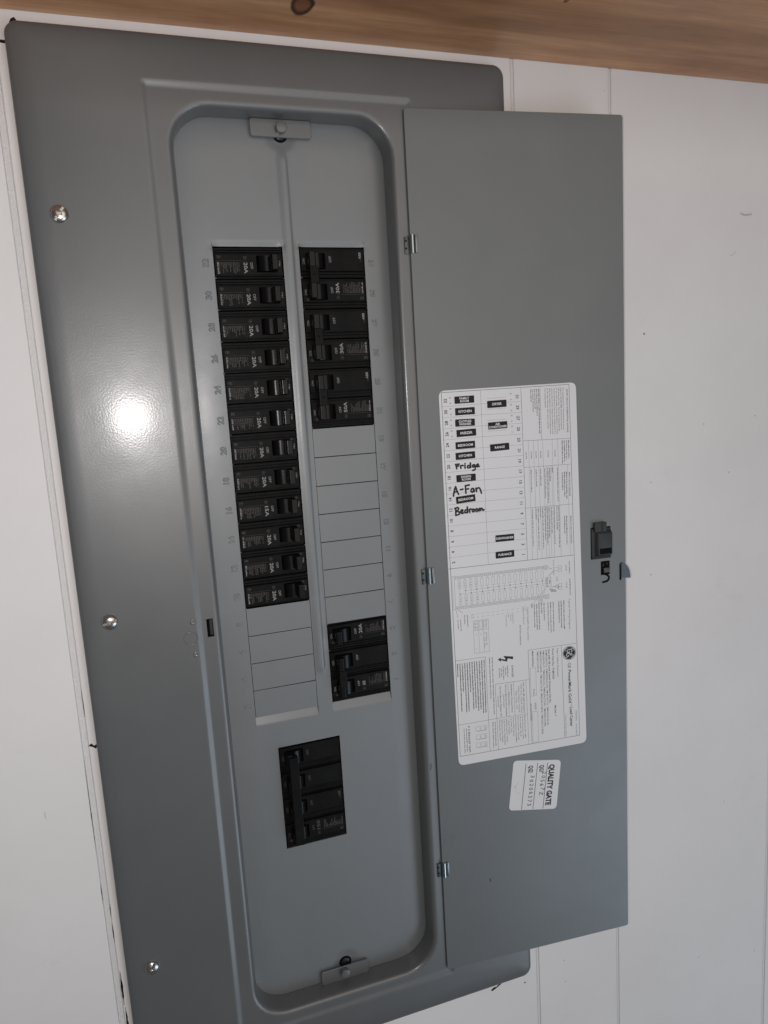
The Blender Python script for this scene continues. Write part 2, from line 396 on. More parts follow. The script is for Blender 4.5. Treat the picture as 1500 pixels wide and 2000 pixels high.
def cut_rect(g, x0, x1, y0, y1, z):
    def sel(): return [f for f in g.b.faces if all(abs(v.co.z - z) < .02 for v in f.verts) and f.calc_center_median().x < x1 + 60]
    for co, no in (((x0, 0, 0), (1, 0, 0)), ((x1, 0, 0), (1, 0, 0)), ((0, y0, 0), (0, 1, 0)), ((0, y1, 0), (0, 1, 0))):
        fs = sel(); geom = list({v for f in fs for v in f.verts}) + list({e for f in fs for e in f.edges}) + fs
        bmesh.ops.bisect_plane(g.b, geom=geom, plane_co=co, plane_no=no, dist=1e-5)
    kill = [f for f in sel() if x0 < f.calc_center_median().x < x1 and y0 < f.calc_center_median().y < y1]
    bmesh.ops.delete(g.b, geom=kill, context='FACES')
g = G()
L = [rrect(-131.5, 259.2, -738.8, 147.6, 10, ZW + .1), rrect(-131.5, 259.2, -738.8, 147.6, 10, 17.0), rrect(-131.1, 258.8, -738.4, 147.2, 9.6, 17.7),
     rrect(-130.5, 258.2, -737.8, 146.6, 9, 18.3), rrect(-127.5, 255.1, -734.7, 143.5, 7, 19.0), rrect(-122.5, 250, -729.6, 138.4, 5, 19.65), rrect(-115, 242.6, -722.2, 131, 3.5, 20),
     rrect(-45.5, 173.1, -707.1, 116.7, 4.2, 20)]
def bz(t): return 20 - 1.4 * (t * t * (3 - 2 * t))
L += [rrect(-44.2 + 5.8 * k / 10, 171.8 - 5.8 * k / 10, -705.8 + 5.8 * k / 10, 115.4 - 5.8 * k / 10, 3.6 - 3.2 * k / 10, bz(k / 10)) for k in range(11)]
L += [rrect(-37.4, 165.0, -699.0, 108.6, .4, 18.6)]
ox0, ox1, oy0, oy1, rr = -24.3, 151.6, -690.3, 98.6, 30
L += [rrect(ox0 - 5.5, ox1 + 5.5, oy0 - 5.5, oy1 + 5.5, rr + 5.5, 18.6, 8), rrect(ox0 - 4.2, ox1 + 4.2, oy0 - 4.2, oy1 + 4.2, rr + 4.2, 18.6, 8)]
for k in range(1, 7):
    a = math.radians(90 * k / 6); e = 4.2 * (1 - math.sin(a)); L.append(rrect(ox0 - e, ox1 + e, oy0 - e, oy1 + e, rr + e, 18.6 - 4.2 * (1 - math.cos(a)), 8))
L += [rrect(ox0 + .2, ox1 - .2, oy0 + .2, oy1 - .2, rr, 4, 8), rrect(ox0 + .4, ox1 - .4, oy0 + .4, oy1 - .4, rr, -.8, 8)]
g.loops(L)
cut_rect(g, -35.3, -29.9, -318.8, -303.1, 18.6)
# slot walls
xs = (-35.3, -29.9); ys = (-318.8, -303.1)
for a, b in (((xs[0], ys[0]), (xs[1], ys[0])), ((xs[1], ys[0]), (xs[1], ys[1])), ((xs[1], ys[1]), (xs[0], ys[1])), ((xs[0], ys[1]), (xs[0], ys[0]))):
    g.poly([(a[0], a[1], 18.6), (b[0], b[1], 18.6), (b[0], b[1], 17.2), (a[0], a[1], 17.2)])
bmesh.ops.remove_doubles(g.b, verts=g.b.verts, dist=1e-4)
cover = pb(g, 'cover', PAINT, None, 35)
# dark slot inside with the end of a steel strap
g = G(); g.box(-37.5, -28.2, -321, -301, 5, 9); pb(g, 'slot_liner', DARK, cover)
g = G(); g.box(-32.6, -29.95, -318.6, -305.2, 10.5, 14.2, bev=.2); pb(g, 'strap', simple('dull_strap', (.03, .032, .034), .5), cover)
# embossed ring and two dimples left of the recess
g = G()
def ringlathe(g, x, y, r, wd, hgt, z, n=36):
    g.lathe(x, y, [(r + wd, z - .02), (r + wd * .6, z + hgt * .6), (r + wd * .2, z + hgt), (r - wd * .2, z + hgt), (r - wd * .6, z + hgt * .6), (r - wd, z - .02)], n, 0, False)
ringlathe(g, -49, -317.2, 5.4, .55, .32, 20); pb(g, 'knockout_ring', PAINT, cover, 60)
for y in (-303.5, -331.5):
    g = G(); g.lathe(-46, y, [(2.7, 19.98), (2.2, 20.35), (1.7, 20.5), (1.2, 20.4), (.8, 20.1), (.5, 20.12)], 24); pb(g, 'dimple', PAINT, cover, 60)
# small embossed tick marks beside the hinges
for y in (-1, -292, -587):
    for dy, ang in ((19, .3), (-17, -.35)):
        pass
# screws on the left flange
def screw(x, y, ang):
    z0 = 20.0; n = 72; g = G(); prof = []
    R0 = 6.4; rad = [6.4, 6.35, 6.1, 5.6, 5.0, 4.3, 3.6, 3.0, 2.6, 2.4, 1.9, 1.3, .7, .25]
    def hz(r, th):
        zz = 3.3 * (1 - (r / R0) ** 2.2) ** .55 + .15 if r < 6.4 else 0
        X, Y = r * math.cos(th - ang), r * math.sin(th - ang)
        if abs(Y) < 1.0 and r < 6.3: zz = min(zz, 1.7)
        if max(abs(X * .7071 - Y * .7071), abs(X * .7071 + Y * .7071)) < 1.7: zz = 1.2
        return zz
    g.loops([[(x + r * math.cos(2 * math.pi * k / n), y + r * math.sin(2 * math.pi * k / n), z0 + hz(r, 2 * math.pi * k / n)) for k in range(n)] for r in rad], 0, True)
    return pb(g, 'cover_screw', CHROME, None, 28)
screw(-109.8, 17.3, math.radians(55)); screw(-109.8, -293.5, math.radians(15)); screw(-110.2, -605.1, math.radians(62))

# ---- dead front: one pressed steel sheet as a fine height field with the breaker openings left out
P25 = 25.4; XL0, XL1, XR0, XR1 = 0.0, 57.4, 71.2, 128.6
def smooth(t): t = max(0, min(1, t)); return t * t * (3 - 2 * t)
def sdf(x, y, x0, x1, y0, y1, r):
    cx, cy = (x0 + x1) / 2, (y0 + y1) / 2; qx = abs(x - cx) - ((x1 - x0) / 2 - r); qy = abs(y - cy) - ((y1 - y0) / 2 - r)
    return math.hypot(max(qx, 0), max(qy, 0)) + min(max(qx, qy), 0) - r
def hgt(x, y):
    d = -sdf(x, y, ox0, ox1, oy0, oy1, 30)                    # distance inside the opening wall
    z = -1.7 * max(0, 1 - d / 24.0) ** 2
    # centre rib
    if y > -376 and y < 76:
        end = min(smooth((76 - y) / 8), smooth((y + 376) / 8)); t = 0
        z += 1.35 * end * smooth((x - 56.6) / 6.4) * (1 - smooth((x - 65.0) / 2.6))
    # pressed ramps above and below the two columns
    for a, b in ((XL0, XL1), (XR0, XR1)):
        if a - .01 <= x <= b + .01:
            if 0 <= y <= 5: z -= 1.15 * smooth((5 - y) / 5) * min(smooth((x - a + .2) / 4), smooth((b + .2 - x) / 4))
            if -413.6 <= y <= -406.4: z -= 3.0 * (y + 413.6) / 7.2
        elif a - 2.2 < x < b + 2.2 and -3 <= y <= 6:
            z -= .5 * smooth((6 - y) / 6) * smooth((y + 3) / 3)
    # dished screw holes top and bottom
    for cx, cy in ((63, 88), (65, -675)):
        r = math.hypot(x - cx, y - cy); z -= 1.6 * (1 - smooth((r - 6) / 9)) if r < 16 else 0
    return z
def lines(a, b, step, extra):
    n = int((b - a) / step); o = [a + (b - a) * k / n for k in range(n + 1)]
    o = [v for v in o if all(abs(v - e) > step * .3 for e in extra)]; return sorted(set(o + list(extra)))
ex = [XL0, XL1, XR0, XR1, XL0 - .35, XL1 + .35, XR0 - .35, XR1 + .35, 17.5, 75.6] + [58.6, 60, 61.4, 62.6, 63.6, 65, 65.7, 66.3, 66.9, 67.6] + [ox0 + k for k in (0, 1, 2, 3.2, 4.6, 6, 7.6, 9)] + [ox1 - k for k in (0, 1, 2, 3.2, 4.6, 6, 7.6, 9)]
ey = [0, -406.4, -413.6, -438.6, -539.6, -12 * P25, -6 * P25, -13 * P25, -304.8, .8, 1.6, 3, 4.5, 7] + [oy0 + k for k in (0, 1, 2, 3.2, 4.6, 6, 7.6, 9)] + [oy1 - k for k in (0, 1, 2, 3.2, 4.6, 6, 7.6, 9)]
X = lines(-27.5, 154.8, 2.4, ex); Y = lines(-693.6, 101.8, 2.4, ey)
def is_hole(x, y):
    if (XL0 < x < XL1 or XR0 < x < XR1) and -406.4 < y < 0: return True
    if 17.5 < x < 75.6 and -539.6 < y < -438.6: return True
    return False
g = G(); V = [[g.b.verts.new((x, y, hgt(x, y))) for y in Y] for x in X]
for i in range(len(X) - 1):
    for j in range(len(Y) - 1):
        if not is_hole((X[i] + X[i + 1]) / 2, (Y[j] + Y[j + 1]) / 2): g.b.faces.new((V[i][j], V[i + 1][j], V[i + 1][j + 1], V[i][j + 1]))
bmesh.ops.delete(g.b, geom=[v for v in g.b.verts if not v.link_faces], context='VERTS')
# sheet thickness at the openings
for e in [e for e in g.b.edges if len(e.link_faces) == 1]:
    a, b = e.verts; mx = (a.co + b.co) / 2
    if abs(mx.x - X[0]) < .1 or abs(mx.x - X[-1]) < .1 or abs(mx.y - Y[0]) < .1 or abs(mx.y - Y[-1]) < .1: continue
    c, d = g.b.verts.new(b.co - Vector((0, 0, 1.3))), g.b.verts.new(a.co - Vector((0, 0, 1.3)))
    g.b.faces.new((b, a, d, c))
# torn nibs left where the blanks were twisted out
for side, (a, b) in enumerate(((XL0, XL1), (XR0, XR1))):
    for k in range(1, 16):
        for xx, s in ((a, 1), (b, -1)):
            if R.random() < .12: continue
            y = -k * P25 + R.uniform(-.3, .5); ln = R.uniform(1.0, 1.9); h = R.uniform(.1, .5)
            rowblank = (side == 0 and k >= 13) or (side == 1 and 7 <= k <= 12)
            if rowblank: ln *= .7
            P = [(xx - s * .3, y - .9, 0), (xx + s * ln, y - .1, -.2), (xx - s * .3, y + .9, 0), (xx + s * ln * .3, y, h + .25)]
            for q in ((0, 1, 3), (1, 2, 3), (2, 0, 3)): g.poly([P[k2] for k2 in (q if s > 0 else q[::-1])])
dead = pb(g, 'dead_front', PAINT_IN, None, 32)
# blanks still in place
def blank(x0, x1, k):
    g = G(); y1 = -k * P25 - .3; y0 = -(k + 1) * P25 + .3
    g.box(x0 + .4, x1 - .35, y0, y1, -1.3, R.uniform(-.35, -.1), bev=.25)
    ta, tb = R.uniform(-.006, .006), R.uniform(-.009, .009)
    for v in g.b.verts: v.co.z += (v.co.x - (x0 + x1) / 2) * ta + (v.co.y - (y0 + y1) / 2) * tb
    pb(g, 'knockout_blank', PAINT_IN, dead)
for k in range(12, 16): blank(XL0, XL1, k)
for k in range(6, 13): blank(XR0, XR1, k)
# embossed circuit numbers
def emboss(txt, x, y, rot, h=4.6):
    g = G(); g.text(txt, x, y, h, rot, 0, -.55, None, -.03, 'C', 'M', ext=.001, bev=.085)
    zs = [v.co.z for v in g.b.verts]
    # round the letter tops: scale the extrusion to a soft low relief
    for v in g.b.verts: v.co.z = -.1 + (v.co.z - min(zs)) / (max(zs) - min(zs)) * .5
    pb(g, 'embossed_number', PAINT_IN, dead, 50)
for k in range(16):
    emboss(str(32 - 2 * k), -6.2, -13.2 - k * P25, 90); emboss(str(31 - 2 * k), 134.2, -13.2 - k * P25, -90, 4.2)
# dark interior of the enclosure behind everything
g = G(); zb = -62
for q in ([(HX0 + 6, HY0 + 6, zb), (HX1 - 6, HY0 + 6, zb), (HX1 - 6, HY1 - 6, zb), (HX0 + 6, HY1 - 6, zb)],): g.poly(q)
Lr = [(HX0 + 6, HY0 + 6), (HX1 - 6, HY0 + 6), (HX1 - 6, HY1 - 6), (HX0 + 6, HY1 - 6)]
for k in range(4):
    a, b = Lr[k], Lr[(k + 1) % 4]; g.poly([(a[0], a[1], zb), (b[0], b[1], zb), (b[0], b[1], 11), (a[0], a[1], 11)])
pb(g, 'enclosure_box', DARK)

# tabs with their pins, bent in from the cover
def tab(x0, x1, y0, y1, px, py, top):
    g = G(); z = 3.2
    L = [rrect(x0, x1, y0, y1, 2.2, z - 1.3, 4), rrect(x0, x1, y0, y1, 2.2, z - .35, 4), rrect(x0 + .35, x1 - .35, y0 + .35, y1 - .35, 1.9, z, 4)]
    g.loops(L, 0, True)
    t = pb(g, 'latch_tab', PAINT, None, 40)
    g = G(); g.lathe(px, py, [(4.5, z - .1), (4.5, z + 4.1), (4.2, z + 4.5), (3.7, z + 4.65)], 28); pb(g, 'pin', PAINT, t, 30)
    return t
tab(38.0, 88.3, 84.4, 98.2, 62.9, 91.3, True)
tab(39.5, 87.5, -690.0, -675.8, 62.8, -681.0, False)
for (x, y) in ((65, -675), (63, 88)):
    g = G(); g.disc(x, y, -1.5, 6.2, 28); pb(g, 'screw_hole', DARK, dead)
    g = G(); g.lathe(x, y, [(4.4, -1.48), (4.3, -.6), (3.2, -.1), (1.2, -.1), (1.0, -1.0)], 20)
    pb(g, 'cover_bolt', simple('dull_bolt', (.03, .03, .03), .35, .6), dead, 30)

# hinges
def hinge(yc):
    # clear of the door and cover plates; barrel proud of both
    x = 165.3; g = G()
    n = 16; L = []
    prof = [(x + 2.5 * math.cos(2 * math.pi * k / n), 21.0 + 2.5 * math.sin(2 * math.pi * k / n)) for k in range(n)]
    g.prism(prof, yc - 7.6, yc + 7.6)
    h = pb(g, 'hinge', ZINC, None, 35)
    g = G(); g.box(x - 6.2, x - 2.3, yc - 7.9, yc + 6.3, 18.7, 20.0, bev=.35); pb(g, 'leaf', simple('dull_zinc', (.10, .115, .12), .35, .7), h, 30)
    g = G()
    for dy in (2.6, -3.6): g.box(x - 6.0, x - 4.4, yc + dy - .6, yc + dy + .9, 18.7, 20.1)
    pb(g, 'leaf_notch', DARK, h)
    g = G(); g.box(x + 2.4, x + 4.9, yc - 7.3, yc + 7.3, 21.0, 22.9, bev=.5); pb(g, 'wrap', simple('grey_zinc_wrap', (.20, .215, .22), .3, .8), h, 30)
for yc in (-1.6, -292.6, -588.6): hinge(yc)

# ------------------------------------------------------------------ the door (local: d along the door, y, z out of its face)
HX, HZ, TH, DW, DT, DB = 163.7, 21.0, 0.0862, 202.6, 106.7, -699.2
door = bpy.data.objects.new('door', None)
g = G()
g.loops([rrect(0, DW, DB, DT, 2.6, -1.3, 4), rrect(0, DW, DB, DT, 2.6, -.25, 4), rrect(.25, DW - .25, DB + .25, DT - .25, 2.4, 0, 4)], 0, False)
cut0 = [(165.0, 186.4, -295.7, -264.4), (175.5, 185.2, -312.2, -298.4), (195.6, 198.0, -319.4, -303.2)]
xs = sorted({2.65, DW - 2.65, *[c[0] for c in cut0], *[c[1] for c in cut0]}); ys = sorted({DB + 2.65, DT - 2.65, *[c[2] for c in cut0], *[c[3] for c in cut0]})
xs = [.25] + xs + [DW - .25]; ys = [DB + .25] + ys + [DT - .25]
for i in range(len(xs) - 1):
    for j in range(len(ys) - 1):
        cx, cy = (xs[i] + xs[i + 1]) / 2, (ys[j] + ys[j + 1]) / 2
        if any(c[0] < cx < c[1] and c[2] < cy < c[3] for c in cut0): continue
        crn = (i in (0, len(xs) - 2)) and (j in (0, len(ys) - 2))
        if crn:
            sx = 0 if i == 0 else 1; sy = 0 if j == 0 else 1
            ccx = 2.65 if sx == 0 else DW - 2.65; ccy = DB + 2.65 if sy == 0 else DT - 2.65
            a0 = {(0, 0): 180, (1, 0): 270, (1, 1): 0, (0, 1): 90}[(sx, sy)]
            g.poly([(ccx, ccy, 0)] + [(ccx + 2.4 * math.cos(math.radians(a0 + 90 * k / 4)), ccy + 2.4 * math.sin(math.radians(a0 + 90 * k / 4)), 0) for k in range(5)])
        else: g.poly([(xs[i], ys[j], 0), (xs[i + 1], ys[j], 0), (xs[i + 1], ys[j + 1], 0), (xs[i], ys[j + 1], 0)])
g.poly(rrect(0, DW, DB, DT, 2.6, -1.3, 4)[::-1])
for c in cut0:
    Q = [(c[0], c[2]), (c[1], c[2]), (c[1], c[3]), (c[0], c[3])]
    for k in range(4): a, b = Q[k], Q[(k + 1) % 4]; g.poly([(a[0], a[1], 0), (b[0], b[1], 0), (b[0], b[1], -1.25), (a[0], a[1], -1.25)])
    g.poly([(a[0], a[1], -1.25) for a in Q], 1)
door = g.build('door', [PAINT_DOOR, DARK], PN)
door.location = (Vector((HX, 0, HZ)) - Vector(PL)) * SC; door.rotation_euler = (0, -TH, 0)

# latch in the door edge
g = G(); g.box(165.6, 186.0, -295.2, -265.6, -1.2, 1.0, bev=.3)
lt = g.build('latch', LATCH, door, 30)
g = G(); g.loops([rrect(168.8, 185.8, -293.2, -267.0, .6, .9, 2), rrect(170.6, 185.6, -291.0, -269.8, .6, 4.6, 2), rrect(171.0, 185.2, -290.6, -270.2, .5, 4.8, 2)], 0, True)
g.build('latch_body', LATCH, door, 30)
g = G(); g.box(172.0, 184.6, -290.2, -284.6, 4.7, 4.95); g.build('finger_recess', DARK, door)
g = G(); g.box(167.8, 180.4, -268.4, -259.4, .3, 3.4, bev=.4); g.prism([(174.2, 3.2), (176.8, 3.2), (175.6, 4.3)], -270.5, -260.2)
g.build('latch_tongue', LATCH, door, 30)
g = G()
for yy in (-292.8, -294.4): g.box(166.6, 185.8, yy - .35, yy + .35, .9, 1.7, bev=.1)
g.build('latch_rib', LATCH, door, 30)
g = G()  # hook spring seen in its slot
g.curve([(177.5, -311), (181.5, -312.2), (184.2, -315.0), (182.6, -318.4), (177.8, -319.4)], 2.0, .25)
g.build('hook_slot', DARK, door)
g = G(); g.box(178.2, 184.8, -309.8, -305.2, -.9, 1.1, bev=.4); g.box(177.8, 178.4, -303.6, -301.2, -1.2, .1, bev=.1); g.box(182.0, 182.5, -302.2, -300.2, -1.2, .1, bev=.1)
g.build('hook', simple('dull_steel_hook', (.07, .07, .07), .4, .6), door, 30)
g = G(); pts = [(196.8, -301.6)] + [(196.8 + 10.4 * math.sin(math.radians(a)), -316.6 + 15.0 * math.cos(math.radians(a))) for a in range(15, 91, 8)] + [(207.4, -318.4), (204.6, -318.0), (196.8, -316.8)]
A = [g.b.verts.new((x, y, 1.2)) for x, y in pts]; B = [g.b.verts.new((x, y, -.6)) for x, y in pts]; g.b.faces.new(A[::-1]) ; g.b.faces.new(B)
for k in range(len(pts)): g.b.faces.new((A[k], A[(k + 1) % len(pts)], B[(k + 1) % len(pts)], B[k]))
bmesh.ops.recalc_face_normals(g.b, faces=g.b.faces)
bmesh.ops.bevel(g.b, geom=list(g.b.edges), offset=.5, segments=2, affect='EDGES', clamp_overlap=True)
g.build('latch_cam', BLUEZ, door, 40)
# scuff and pen ticks on the door and frame
SMG = simple('dark_smudge', (.135, .143, .147), .55)
g = G()
for k in range(26):
    a = R.random(); g.disc(2.5 + 14 * a, -560 + 6 * a + R.gauss(0, 2.2), .03 + k * .0007, R.uniform(.35, 1.2), 7)
g.build('smudge', SMG, door)
g = G(); g.curve([(48.8, -609.6), (49.4, -611.0), (49.0, -612.4)], .9, .05); g.build('pen_tick', MARK, door)
g = G(); g.curve([(156.8, -477.2), (158.4, -480.0), (157.4, -483.6), (158.9, -477.0)], .45, 18.66); pb(g, 'pen_tick', MARK, cover)

# ---- the circuit directory label on the door
ZL = 0.18
g = G()
cor = [(18.9, -126.2), (21.7, -483.1), (157.2, -482.6), (152.2, -125.6)]       # corners as measured on the door
def rounded_quad(c, r, z, n=5):
    o = []
    for k in range(4):
        p = Vector(c[k]); a = (Vector(c[k - 1]) - p).normalized(); b = (Vector(c[(k + 1) % 4]) - p).normalized()
        s, e = p + a * r, p + b * r
        for j in range(n + 1):
            t = j / n; q = (1 - t) ** 2 * s + 2 * t * (1 - t) * p + t * t * e; o.append((q.x, q.y, z))
    return o
Q0 = rounded_quad(cor, 6.0, .02); Q1 = rounded_quad(cor, 6.0, ZL); g.loops([Q0, Q1], 0, True)
zp = ZL + .03
BK, GR, MK = 1, 2, 3
def X_(x0, y):                       # the print's own slight skew on the sheet
    f = (-y - 127) / 347.0; return x0 + f * (2.3 + (x0 - 21.3) * .0185)
def ln(xa, ya, xb, yb, wd=.28, mi=BK): g.line(xa, ya, xb, yb, wd, zp, mi)
def vl(x0, ya, yb, wd=.28, mi=BK): ln(X_(x0, ya), ya, X_(x0, yb), yb, wd, mi)
# outer frame
vl(21.3, -127.6, -473.8, .35); vl(145.2, -127.2, -473.8, .35); ln(21.3, -127.9, 145.2, -127.2, .35); ln(23.6, -473.8, 149.8, -473.8, .35)
# directory
for k in range(16):
    yl = -135.3 - 9.83 * k; xx = X_(23.9, yl)
    g.text(str(32 - 2 * k), xx - .7 + 1.4, yl, 2.7, 90, BK, zp, None, .022, 'C', 'M')
    g.text(str(31 - 2 * k), X_(93.4, yl), yl, 2.7, -90, BK, zp, None, .022, 'C', 'M')
    if k < 15: ln(X_(21.5, 0) + 0, yl - 5.0, X_(57.8, yl), yl - 4.6, .16, GR); ln(X_(57.8, yl), yl - 4.6, X_(97.2, yl), yl - 4.8, .16, GR)
for k in range(4):
    for q, c in ((2.6, 'B'), (-2.4, 'A')):
        yl = -135.3 - 9.83 * k + q; g.text(c, X_(29.2, yl), yl, 1.7, 90, GR, zp, None, 0, 'C', 'M'); g.text(c, X_(87.2, yl), yl, 1.7, -90, GR, zp, None, 0, 'C', 'M')
    for off in (-1,): ln(63.8, -135.4 - 9.83 * k, 82, -135.2 - 9.83 * k, .15, GR)
vl(58.2, -128.2, -287.4, .2, GR); vl(97.3, -128, -288.8, .28); ln(20.5, -288.3, 147.0, -288.8, .35)
# interrupting ratings table (text reads downward)
vl(116.0, -128, -176.2, .25); ln(97.8, -176.0, 145.4, -176.9, .25); ln(98.4, -200.7, 145.8, -201.2, .22); ln(98.9, -238.9, 146.2, -239.2, .22)
for x0, ya, yb in ((102.6, -176, -288.6), (107.6, -176, -288.6), (112.2, -176, -288.6), (116.9, -176.1, -288.6), (119.6, -201, -288.6), (122.2, -201, -288.6), (125.0, -201, -288.6), (126.4, -176.3, -239), (131.9, -176.3, -288.7), (141.2, -201.2, -288.7)):
    vl(x0, ya, yb, .18, GR)
def ct(s, x0, ya, h=1.25, yb=None, bold=0.0, mi=BK):
    g.text(s, X_(x0, (ya + (yb or ya)) / 2), ya, h, -90, mi, zp, (ya - yb) if yb else None, bold)
ct('SHORT CIRCUIT INTERRUPTING RATINGS', 142.0, -131.2, 1.5, -171.2, .01)
para = ['This panelboard has a maximum short circuit', 'rating of 100,000 RMS symmetrical Amperes,', '240 Volts AC max. The actual rating depends', 'on the main breaker, if any, installed in or ahead',
        'of this panelboard. The series combination for', 'various short circuit ratings are tabulated on this', 'label. Any additional replacement breakers must', 'be GE type indicated with equal or greater', 'interrupting capacity']
for k, (s, yb) in enumerate(zip(para, (-168.5, -168.5, -169.5, -171.8, -171.8, -172.0, -171.6, -167.0, -147.0))): ct(s, 138.3 - 2.22 * k, -129.6, 1.15, yb, .004)
g.marks(X_(114.0, -150), -129.6, 41, 1.2, -90, BK, zp)
for k, Ln in enumerate((25, 18, 21, 12)): g.marks(X_(112.1 - 1.9 * k, -140), -129.6, Ln, 1.1, -90, GR, zp)
for k, Ln in enumerate((18, 18, 20, 22)): g.marks(X_(142.5 - 2.2 * k, -188), -178.4, Ln, 1.1, -90, BK, zp)
for x0, s in ((128.4, '10,000'), (121.4, '22,000'), (114.0, '42,000'), (109.3, '65,000'), (104.6, '100,000'), (99.4, '100,000')): ct(s, x0, -186.5, 1.15, -193.0, .003)
ct('MAIN CIRCUIT BREAKER', 142.2, -208.8, 1.3, -231.5, .006); ct('BRANCH CIRCUIT BREAKER', 142.2, -250.5, 1.3, -277.4, .006)
for k, Ln in enumerate((26, 24, 17)): g.marks(X_(139.2 - 2.1 * k, -220), -208, Ln, 1.1, -90, BK, zp)
for k, Ln in enumerate((28, 17)): g.marks(X_(138.0 - 2.1 * k, -260), -250, Ln, 1.1, -90, BK, zp)
for x0, a, Ln in ((130.2, -203, 33), (125.2, -203, 5), (122.6, -203, 13), (120.3, -203, 33), (117.4, -203, 29), (113.2, -203, 16), (108.7, -203, 17), (103.6, -203, 22),
                  (130.2, -240, 40), (128.3, -240, 23), (125.6, -240, 36), (122.9, -240, 26), (120.3, -240, 30), (118.2, -240, 36), (116.2, -240, 32), (113.7, -240, 40), (111.6, -240, 9), (109.2, -240, 40), (107.2, -240, 11), (103.4, -240, 36)):
    g.marks(X_(x0, a - Ln / 2), a, Ln, 1.15, -90, GR, zp)
# wiring diagram
def bx(xa, xb, ya, yb, wd=.2, mi=GR):
    ln(xa, ya, xb, ya, wd, mi); ln(xb, ya, xb, yb, wd, mi); ln(xb, yb, xa, yb, wd, mi); ln(xa, yb, xa, ya, wd, mi)
bx(23.6, 25.6, -295.8, -327.8)
bx(25.6, 115.2, -296.2, -298.6); bx(26.0, 115.6, -325.0, -327.6)
for k in range(44):
    xx = 27 + k * 2.02; g.disc(xx, -297.4, zp, .72, 8, GR, .48); g.disc(xx + .3, -326.3, zp, .72, 8, GR, .48)
bx(115.6, 119.3, -295.9, -299.9); g.disc(117.4, -297.9, zp, 1.3, 12, GR, 1.0); bx(116.2, 120.0, -324.6, -328.6); g.disc(118.1, -326.6, zp, 1.3, 12, GR, 1.0); bx(108.7, 113.3, -328.6, -332.6); g.disc(111, -330.6, zp, 1.5, 12, GR, 1.2)
for k in range(16):
    xx = 30.3 + k * 5.55
    wq = 1.25; bx(xx - wq, xx + wq, -300.6, -308.2, .18); bx(xx - wq + .5, xx + wq + .5, -315.2, -323.2, .18)
    ln(xx, -308.2, xx + .4, -315.2, .16, GR); yy = -313.4 if k % 2 == 0 else -310.6; g.disc(xx + .2, yy, zp + .01, .55, 8, BK)
    g.text(str(31 - 2 * k), xx, -299.6, .9, -90, GR, zp, None, 0, 'C', 'M'); g.text(str(32 - 2 * k), xx + .5, -324.2, .9, -90, GR, zp, None, 0, 'C', 'M')
    if k < 4: g.text('A B', xx, -304.4, .9, -90, BK, zp, 4, 0, 'C', 'M'); g.text('A B', xx + .5, -319.2, .9, -90, BK, zp, 4, 0, 'C', 'M')
ln(30.3, -313.4, 117, -313.4, .16, GR); ln(35.8, -310.6, 117, -310.6, .16, GR)
bx(117.2, 122.4, -307.7, -316.6, .25, BK); g.marks(118.0, -308.6, 7, 1.2, -90, BK, zp); g.marks(120.6, -310, 4.5, 1.0, -90, BK, zp)
ln(119.5, -316, 104, -331, .2, BK); ln(104, -331, 101.5, -332.4, .2, BK); ln(101.5, -332.4, 101.5, -335, .2, BK)
bx(130.6, 133.7, -297.6, -300.0); bx(130.6, 133.7, -301.0, -303.6); ln(126, -299, 130.6, -298.8, .2, GR); ln(126, -302.2, 130.6, -302.4, .2, GR); ln(120, -306.5, 126.5, -301.5, .3, BK); ln(119.8, -298.3, 124, -299.8, .25, BK)
ct('LINE', 135.8, -297.8, 1.3, -303.4, 0, GR); ct('LINE', 135.8, -314.6, 1.3, -320.6, 0, GR); ct('LINE', 126, -308.2, 1.3, -312.6, 0, GR)
bx(130.4, 133.8, -315.2, -318.0); bx(130.4, 133.8, -318.6, -321.2); g.curve([(122, -317.8), (127, -317.4), (129, -316.2), (130.5, -320.0)], .3, zp, BK); g.curve([(126.5, -317.0), (130, -319.8), (130.6, -316.2)], .3, zp, BK)
for k in range(5): g.marks(120.8 + 1.3 * k, -319.4 - .3 * k, 3.6, .9, -60, BK, zp)
g.marks(141.6, -294.2, 13, 1.1, -90, GR, zp); g.marks(141.9, -311.7, 16.5, 1.2, -90, BK, zp)
ct('6-2/0 CU,AL', 123.0, -291.2, 1.2, -306.6, 0, GR)
ct('Typical Wiring Diagram', 137.7, -331.4, 1.7, -362.3, 0, GR)
for x0, Ln, mi in ((133.7, 29, BK), (130.9, 27, BK), (128.6, 22, BK), (122.7, 30, GR), (119.9, 31, GR), (117.3, 29, GR), (113.2, 18, GR), (110.6, 10, GR), (108.0, 26, GR), (105.6, 26, GR), (103.2, 24, GR), (100.9, 4, GR)):
    g.marks(X_(x0, -345) - 1.5, -332.4, Ln, 1.15, -90, mi, zp)
ct('TQMV/THQMV Main includes', 94.4, -334.4, 1.5, -367.5, 0, GR); ct('Service Barrier', 90.6, -334.8, 1.3, -351.5, 0, GR); ct('40 Poles maximum', 86.4, -351.0, 1.5, -371, .004, BK)
for k in range(11):
    xx = 41 + 5 * k; ln(xx, -334.5, xx + 2.6, -334.3, .16, GR); ln(xx, -337.7, xx + 2.6, -337.5, .16, GR)
bx(40.7, 42.8, -334.5, -337.8, .15); bx(93.2, 95.6, -333.6, -337.0, .15)
for x0, s in ((81.4, 'Equipment'), (79.2, 'Ground'), (77.0, 'See'), (74.6, 'Accessories')): ct(s, x0 - 1.6, -339.0, 1.15, -339.0 - 1.05 * len(s), 0, GR)
for x0, Ln in ((36.4, 12), (33.6, 9), (29.6, 11), (27.0, 9)): g.marks(x0, -334.0 - (4 if x0 < 31 else 0), Ln, 1.0, -90, GR, zp)
